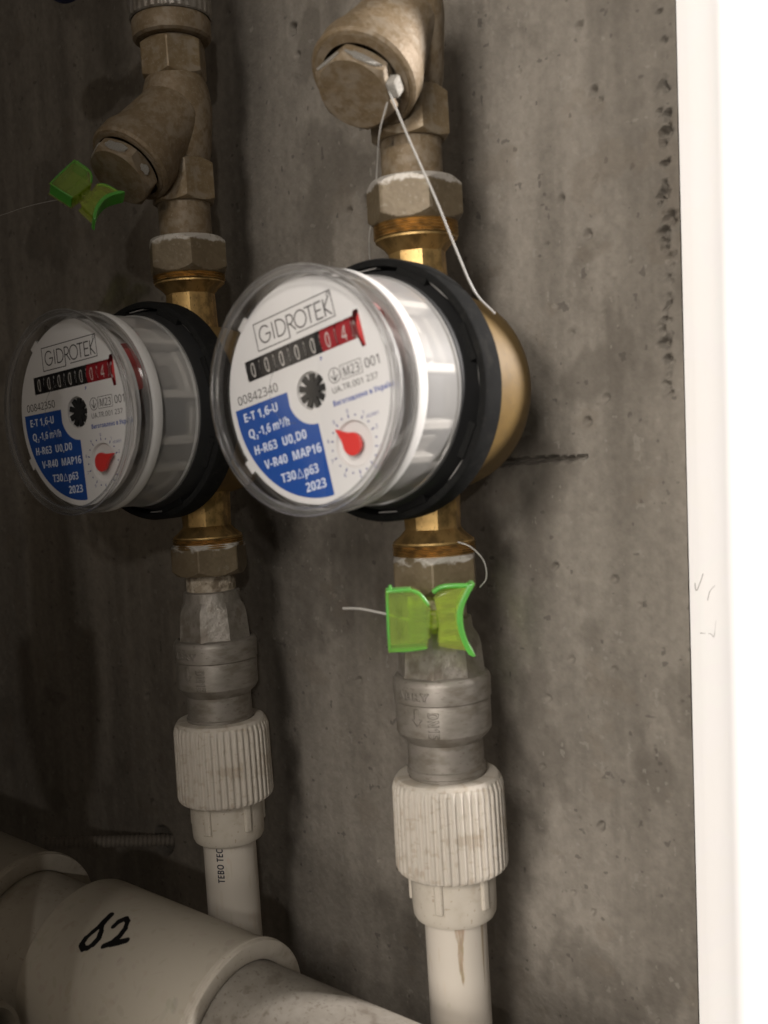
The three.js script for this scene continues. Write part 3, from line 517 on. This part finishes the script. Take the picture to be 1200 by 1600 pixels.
function pipeTex(print) {
  return canvasTex(1024, 2048, (g, w, h) => {
    g.fillStyle = 'rgb(188,180,168)'; g.fillRect(0, 0, w, h);
    for (let i = 0; i < 500; i++) { g.fillStyle = `rgba(${150 + rnd() * 30 | 0},${135 + rnd() * 25 | 0},${110 + rnd() * 20 | 0},${0.05 + rnd() * 0.14})`; g.beginPath(); g.ellipse(rnd() * w, rnd() * h, 2 + rnd() * 9, 3 + rnd() * 34, 0, 0, 7); g.fill(); }
    const V = y => h * (-y / 260), Uu = a => w * (0.5 + a / (2 * Math.PI));
    if (print) {
      g.save(); g.translate(Uu(0.42), V(-14.9)); g.rotate(-Math.PI / 2); g.fillStyle = 'rgba(18,20,34,0.95)'; g.font = 'bold 60px sans-serif'; g.textBaseline = 'middle';
      g.scale(0.39, 1.0); g.fillText('TEBO TECHNICS', 0, 0); g.restore();
    } else {                                              // brown run of dirt under the sleeve
      for (let i = 0; i < 420; i++) {                    // many small dabs so that the run has a ragged outline
        const t = Math.pow(rnd(), 1.3), wd = lerp(0.17, 0.02, Math.pow(t, 0.55)) * (0.7 + 0.6 * vnoise(t * 9, 2.2)), a = 0.70 + 0.03 * t + 0.02 * Math.sin(t * 7) + (rnd() - 0.5) * 2 * wd;
        g.fillStyle = `rgba(${132 + rnd() * 24 | 0},${116 + rnd() * 22 | 0},${94 + rnd() * 20 | 0},${0.05 + rnd() * 0.11})`;
        g.beginPath(); g.ellipse(Uu(a), V(-0.5 - 18 * t), 2 + rnd() * 5, 4 + rnd() * 12, 0, 0, 7); g.fill();
      }
      g.fillStyle = 'rgba(110,90,64,0.5)'; g.beginPath(); g.moveTo(Uu(1.5), V(0)); g.lineTo(Uu(1.56), V(-24)); g.lineTo(Uu(1.66), V(0)); g.fill();
    }
  });
}
for (const [right, y, lab] of [[true, -157, 'nearer straight white water pipe with a brown dirt run'], [false, -152.4, 'left white water pipe with dark printed letters']]) {
  const X = right ? XR : XL, L = 260;
  const p = part(scene, numbered('water_pipe'), prof([[10.1, 0], [10.1, -L]], 96, { caps: false, unit: true }), phys({ map: pipeTex(!right), roughness: 0.45, specularIntensity: 0.6 }));
  // unit v runs from the top (0) down, as the canvas does when flipped
  const uv = p.geometry.attributes.uv; for (let i = 0; i < uv.count; i++) uv.setY(i, 1 - uv.getY(i));
  p.position.set(X(y) * K, y * K, 45 * K); p.rotation.z = 0.02;
  p.userData = { label: lab, category: 'pipe' };
}

// ------------------------------------------------------------------ valve at the top left, half in the frame
{
  const t = lean(thing('ball_valve', 'nickel ball valve end at the very top left, with dark blue handle', 'valve', [XL(147), 147, 45]));
  part(t, 'ring_nut', prof([[9, -0.8], [13.2, -0.6], [14.2, 0.2], [14.4, 1.4], [14.4, 6.2], [13.9, 7.0]], 96, { caps: false }), M.brassDusty);
  part(t, 'body', rev([[6.8, 14.5], [7.4, 15.0], [22, 15.2], [23, 14.2], [24, 12.5], [60, 12.5]].map(([y, r], i) => ({ y, r: i && i < 3 ? a => r + 0.15 * Math.cos(a * 34) : r })), 272, { caps: false, crease: 0.5 }), M.nickel);
  const s = new THREE.Shape(); s.moveTo(-2, 0); s.bezierCurveTo(-8, -5, -15, -9, -21, -4); s.bezierCurveTo(-26, 1, -24, 9, -17, 9); s.bezierCurveTo(-10, 9, -8, 4, -2, 4); s.bezierCurveTo(4, 4, 8, 9, 14, 9); s.bezierCurveTo(21, 9, 22, 0, 17, -4); s.bezierCurveTo(12, -8, 6, -4, -2, 0);
  const g = extr(s, 3.2, 0.8); g.rotateY(0.2); g.translate(-14, 22.5, 20);
  const h = part(t, 'handle', g, std({ color: rgb(0.02, 0.03, 0.10), roughness: 0.45 }), { label: 'dark blue butterfly handle' });
}

// ------------------------------------------------------------------ grey drain pipes along the bottom left
const DX = new THREE.Vector3(0.9935627, -0.08942064, -0.06954939), DA = new THREE.Vector3(0.06982913, 0, 0.99755897), DB = new THREE.Vector3(0.08920236, 0.99599395, -0.00624417);
const DM = new THREE.Matrix4().makeBasis(DA, DX, DB);
const drainMark = canvasTex(2048, 1024, (g, w, h) => {
  g.fillStyle = 'rgb(171,163,149)'; g.fillRect(0, 0, w, h);
  for (let i = 0; i < 900; i++) { g.fillStyle = `rgba(${112 + rnd() * 36 | 0},${102 + rnd() * 32 | 0},${86 + rnd() * 28 | 0},${0.03 + rnd() * 0.1})`; g.beginPath(); g.ellipse(rnd() * w, rnd() * h, 2 + rnd() * 26, 2 + rnd() * 16, rnd() * 3, 0, 7); g.fill(); }
  for (let i = 0; i < 60; i++) { g.strokeStyle = `rgba(180,172,158,${0.1 + rnd() * 0.25})`; g.lineWidth = 1 + rnd() * 2; const x = rnd() * w, y = rnd() * h; g.beginPath(); g.moveTo(x, y); g.lineTo(x + 60 * (rnd() - .5), y + 30 * (rnd() - .5)); g.stroke(); }
  // hand written 82 in black marker, along the barrel (s from -80 to 0, angle round it)
  const P = (s, a) => [w * (0.5 + a / (2 * Math.PI)), h * (1 - (s + 80) / 80)];
  g.strokeStyle = 'rgb(14,13,14)'; g.lineCap = g.lineJoin = 'round';
  const eight = [[-53.2, .264], [-53.0, .349], [-52.9, .444], [-53.7, .532], [-54.5, .623], [-54.5, .694], [-52.9, .723], [-51.2, .698], [-50.1, .637], [-49.7, .568], [-50.7, .497], [-52.3, .427], [-52.8, .346], [-53.0, .271]];
  const two = [[-48.0, .379], [-47.9, .304], [-46.8, .238], [-45.0, .26], [-43.3, .359], [-42.9, .454], [-43.7, .541], [-46.0, .619], [-43.6, .563], [-41.0, .509], [-39.2, .464]];
  for (const st of [eight, two]) for (let i = 0; i < st.length - 1; i++) { g.lineWidth = 23 + 4 * Math.sin(i * 1.7); g.beginPath(); g.moveTo(...P(...st[i])); g.lineTo(...P(...st[i + 1])); g.stroke(); }
});
M.drain = phys({ map: wornTex([0.40, 0.363, 0.305], [0.38, 0.343, 0.287], [0.30, 0.26, 0.205], 0.62, 15, 512, 5, 0.74), roughness: 0.5, specularIntensity: 0.5 });
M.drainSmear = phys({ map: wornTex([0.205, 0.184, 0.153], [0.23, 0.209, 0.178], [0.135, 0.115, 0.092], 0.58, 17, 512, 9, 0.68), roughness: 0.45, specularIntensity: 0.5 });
M.rubber = std({ color: rgb(0.10, 0.085, 0.065), roughness: 0.8 });
function drain(label, s0, { socket, tail, mark }) {            // s0: where its socket mouth lies along the run
  const C = new THREE.Vector3(-52.2, -196.1, 90).addScaledVector(DX, s0);
  const t = thing('drain_pipe', label, 'drain pipe', [C.x, C.y, C.z], 'grey drain pipes along the bottom left');
  t.quaternion.setFromRotationMatrix(DM);
  const R = 31;
  if (socket) {
    part(t, 'socket', prof([[24.9, -80], [25.6, -79.2], [27.8, -77.4], [30.2, -75.8], [30.9, -75], [31, -73], [31, 0]].map(([r, y]) => [r, Math.min(y, -3.4)]), 128, { caps: false, unit: false }), M.drain);
    const last = t.children.pop();
    const g = prof([[24.9, -80], [25.6, -79.2], [27.8, -77.4], [30.2, -75.8], [30.9, -75], [31, -73], [31, -3.6]], 128, { caps: false, unit: true });
    const uv = g.attributes.uv, p = g.attributes.position; for (let i = 0; i < uv.count; i++) uv.setY(i, (p.getY(i) + 80) / 80);
    part(t, 'socket', g, mark ? phys({ map: drainMark, roughness: 0.5, specularIntensity: 0.5 }) : M.drain, mark ? { label: 'wide socket with 82 handwritten in black marker' } : {});
    part(t, 'rim', prof([[31, -3.7], [31.9, -3.2], [32.0, -2.0], [31.5, -1.5], [31.5, -1.2], [31.8, -0.8], [31.6, 0], [30.4, 0.3], [28.2, 0.2], [26.2, 0.0], [25.3, -0.5], [25.05, -2]], 128, { caps: false, crease: 0.5 }), M.ppr);
  }
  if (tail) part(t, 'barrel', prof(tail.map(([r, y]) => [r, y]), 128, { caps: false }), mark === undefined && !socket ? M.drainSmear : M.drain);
  return t;
}
drain('grey drain pipe with 82 handwritten in black on its wide socket', 0, { socket: true, mark: true, tail: [[25, -116], [25, -79]] });
drain('grey drain pipe socket cut by the left edge of the photo', -106.5, { socket: true, mark: false, tail: [[25, -160], [25, -79]] });
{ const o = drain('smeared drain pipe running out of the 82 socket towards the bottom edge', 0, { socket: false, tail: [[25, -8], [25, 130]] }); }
{ // short pipe end just showing in the corner
  const t = thing('pipe_stub', 'small pale plastic pipe end in the bottom left corner', 'pipe', [-115.5, -188.5, 137]);
  part(t, 'barrel', prof([[8, -40], [8, -1], [7.4, 0], [5.5, 0.2], [5.3, -20]], 48, { caps: false }), M.drain); part(t, 'lip', prof([[8, -6], [9, -5.6], [9, -2.4], [8, -2]], 48, { caps: false }), M.drain);
  t.rotation.set(0, 0.3, -1.1);
}

// ------------------------------------------------------------------ wall stud in its hole
{
  const a = new THREE.Vector3(-194.5, -188.6, 1), b = new THREE.Vector3(-226, -181.5, 45), L = a.distanceTo(b), rows = [];
  for (let i = 0; i <= 60; i++) rows.push([i % 2 ? 2.9 : 2.5, -8 + i * (L + 8) / 60]);
  const t = thing('wall_stud', 'dim threaded stud sticking out of a dark hole low on the left wall', 'stud', [a.x, a.y, a.z]);
  t.quaternion.setFromUnitVectors(new THREE.Vector3(0, 1, 0), b.clone().sub(a).normalize());
  part(t, 'rod', prof(rows, 32, { crease: 0.3 }), std({ color: rgb(0.19, 0.165, 0.135), roughness: 0.75, metalness: 0.2 }));

}

// ------------------------------------------------------------------ green seals
M.seal = phys({ color: rgb(0.86, 0.94, 0.50), transmission: 0.93, roughness: 0.05, thickness: 0, ior: 1.5 });
M.sealEdge = phys({ color: rgb(0.26, 0.74, 0.16), transmission: 0.72, roughness: 0.3, thickness: 0, ior: 1.5 });
M.sealCore = phys({ color: rgb(0.82, 0.88, 0.34), transmission: 0.9, roughness: 0.1, thickness: 0, ior: 1.5 });
const sealBump = canvasTex(256, 512, (g, w, h) => { g.fillStyle = '#000'; g.fillRect(0, 0, w, h); g.fillStyle = '#fff'; g.font = 'bold 92px sans-serif'; g.textAlign = 'center'; g.textBaseline = 'middle'; g.save(); g.translate(w * 0.42, h * 0.5); g.rotate(-Math.PI / 2); g.fillText('0427 681', 0, 0); g.restore(); }, false);
function makeSeal(label, pos) {
  const t = thing('security_seal', label, 'seal', pos, 'green plastic security seals');
  const b = (w, h, d, x, y, z, r = 0.3) => box(w, h, d, x, y, z, r);
  // housing: thin-walled box whose right top corner is cut
  const hs = new THREE.Shape(); hs.moveTo(-13.4, -8.9); hs.lineTo(-2.2, -8.3); hs.lineTo(-1.6, -3); hs.lineTo(-0.9, 3.2); hs.lineTo(-3.6, 7.6); hs.lineTo(-6.2, 8.9); hs.lineTo(-13.4, 8.7); hs.closePath();
  const hf = extr(hs, 0.6, 0.25); hf.translate(0, 0, 3.2); const hb = extr(hs, 0.6, 0.25); hb.translate(0, 0, -3.8);
  part(t, 'housing', [hf, hb, b(0.8, 17, 6.2, -13, 0, 0)], M.seal, { label: 'clear yellow green housing' });
  part(t, 'housing_edge', [tube([[-13.4, 8.8, 3.4], [-10, 9.0, 3.6], [-6.2, 8.9, 3.5], [-3.6, 7.6, 3.5], [-1.2, 4.2, 3.3]], 0.5, 30), tube([[-13.3, -8.7, 3.5], [-8, -8.8, 3.6], [-2.2, -8.3, 3.5]], 0.4, 16), b(7.4, 0.8, 6.4, -9.8, 8.7, 0), b(11, 0.7, 6.2, -7.8, -8.4, 0), tube([[-13.2, 8.6, 3.6], [-13.3, 0, 3.7], [-13.2, -8.6, 3.6]], 0.45, 12), b(0.9, 2.2, 1, -12.2, 9.6, 2.4)], M.sealEdge);
  const plate = new THREE.PlaneGeometry(7, 14); plate.translate(-9.4, 0, 4.12); const pm = M.seal.clone(); pm.bumpMap = sealBump; pm.bumpScale = 0.0016;
  part(t, 'number_plate', plate, pm);
  const cyl = new THREE.CylinderGeometry(2.7, 2.7, 13.5, 24, 1); cyl.translate(-4.6, -0.4, 0);
  part(t, 'rotor', [cyl, b(5.6, 0.7, 5.2, -3.6, 3.6, 0), b(5.6, 0.7, 5.2, -3.4, 1.0, 0), b(5.6, 0.7, 5.2, -3.4, -2.2, 0), b(5.6, 0.7, 5.2, -3.6, -5.4, 0), b(3, 5.4, 3.2, 0, -0.6, 0, 0.8)], M.sealCore);
  // handle: waisted plate with a thick concave rim
  const s = new THREE.Shape(); s.moveTo(0.9, 5.6); s.quadraticCurveTo(3, 8.6, 11.8, 8.8); s.quadraticCurveTo(7.2, 4, 7.6, 0); s.quadraticCurveTo(8, -6, 10.4, -9.6); s.quadraticCurveTo(5, -9.0, 1.4, -7.8); s.quadraticCurveTo(2.3, -2, 0.9, 5.6);
  const g1 = extr(s, 0.5, 0.2); g1.translate(0, 0, 2.4); const g2 = extr(s, 0.5, 0.2); g2.translate(0, 0, -2.9);
  part(t, 'handle', [g1, g2, b(6, 0.8, 5, 4.4, 4.6, 0), b(5.4, 0.7, 5, 4.6, 1.8, 0), b(5.4, 0.8, 5, 4.6, -3.2, 0), b(6, 0.8, 5, 4.6, -6.6, 0)], M.sealCore);
  const rim = new THREE.CatmullRomCurve3([[12.2, 9.8], [10.4, 6.8], [8.7, 3], [8.3, 0], [8.7, -4], [10.0, -8], [11.6, -11.2]].map(q => new THREE.Vector3(...q, 0))).getPoints(28).map(q => [q.x, q.y]);
  const rs = new THREE.Shape(); rim.forEach(([x, y], i) => i ? rs.lineTo(x, y) : rs.moveTo(x, y)); [...rim].reverse().forEach(([x, y], i) => rs.lineTo(x - (i === 0 || i === rim.length - 1 ? 0.5 : 1.1), y)); rs.closePath();
  const rg = extr(rs, 7.0, 0.3); rg.translate(0, 0, -3.5);
  const top = tube([[0.4, 7.6, 0], [2.6, 9.0, 0.6], [6, 9.4, 1.2], [11.6, 9.2, 1.6]], 0.75, 20);
  part(t, 'handle_edge', [rg, top], M.sealEdge);
  return t;
}
const sealR = makeSeal('bright yellow green plastic seal in front of the nearer pipe', [14.6, -55.4, 67]);
sealR.rotation.y = 0.66;
const sealL = copy(sealR, 'security_seal', 'dark green plastic seal hanging beside the upper left strainer plug', [-112, 86.5, 84]);
sealL.rotation.order = 'YXZ'; sealL.rotation.set(-0.45, 1.05, -0.72); sealL.scale.setScalar(0.78);

// ------------------------------------------------------------------ fishing line of the seals
single('seal_line', [tube([[9.6, 96.6, 70.5], [14, 83.6, 68.5], [21, 65.4, 66], [26, 50, 63.6], [29.6, 38.5, 60.5], [30.6, 33, 52]], 0.33, 60)], M.line, 'pale fishing line running from the nearer strainer plug down to the black ring', 'line');
single('seal_line', [tube([[7.6, 94.5, 69], [3.0, 88, 67], [-4, 79, 60], [-9.3, 70, 55], [-15, 62, 51], [-20.6, 53, 44]], 0.22, 60)], M.line, 'thin dim fishing line left of the nearer strainer, hanging to the meter', 'line');
single('seal_line', [tube([[-18.5, -54.6, 68.5], [-12, -54.3, 68.4], [-5, -55, 68], [1.5, -56, 67.5], [6, -57, 66.5]], 0.45, 40)], M.line, 'short cut tail of fishing line poking left out of the bright seal', 'line');
single('seal_line', [tube([[12, -34.6, 49.5], [16.5, -36.4, 48], [19.2, -41, 45], [18, -47, 42], [15, -50, 41]], 0.22, 40)], M.line, 'thin loop of fishing line right of the lower brass thread', 'line');
single('seal_line', [tube([[-160, 86.0, 88], [-140, 86.6, 88], [-122, 86.2, 87], [-112, 86, 85]], 0.13, 40)], M.line, 'faint fishing line tail leaving the dark green seal to the left', 'line');

// ------------------------------------------------------------------ another riser of the shaft, outside the frame: its shadow falls on the wall at the far left
{
  const t = thing('capped_pipe', 'white pipe end with a thick coupling further left in the niche', 'pipe', [-75, -52, 182]);
  part(t, 'barrel', prof([[11, -160], [11, 0]], 48, { caps: false }), M.ppr);
  part(t, 'coupling', prof([[11, -58], [14.5, -50], [19, -20], [20, -15], [20, 17], [19, 19], [12, 20], [11, 80], [9.5, 122], [7, 124]], 48, { caps: false }), M.ppr);
}

scene.traverse(o => { if (o.isMesh) { o.castShadow = true; o.receiveShadow = true; } });
renderer.render(scene, camera);
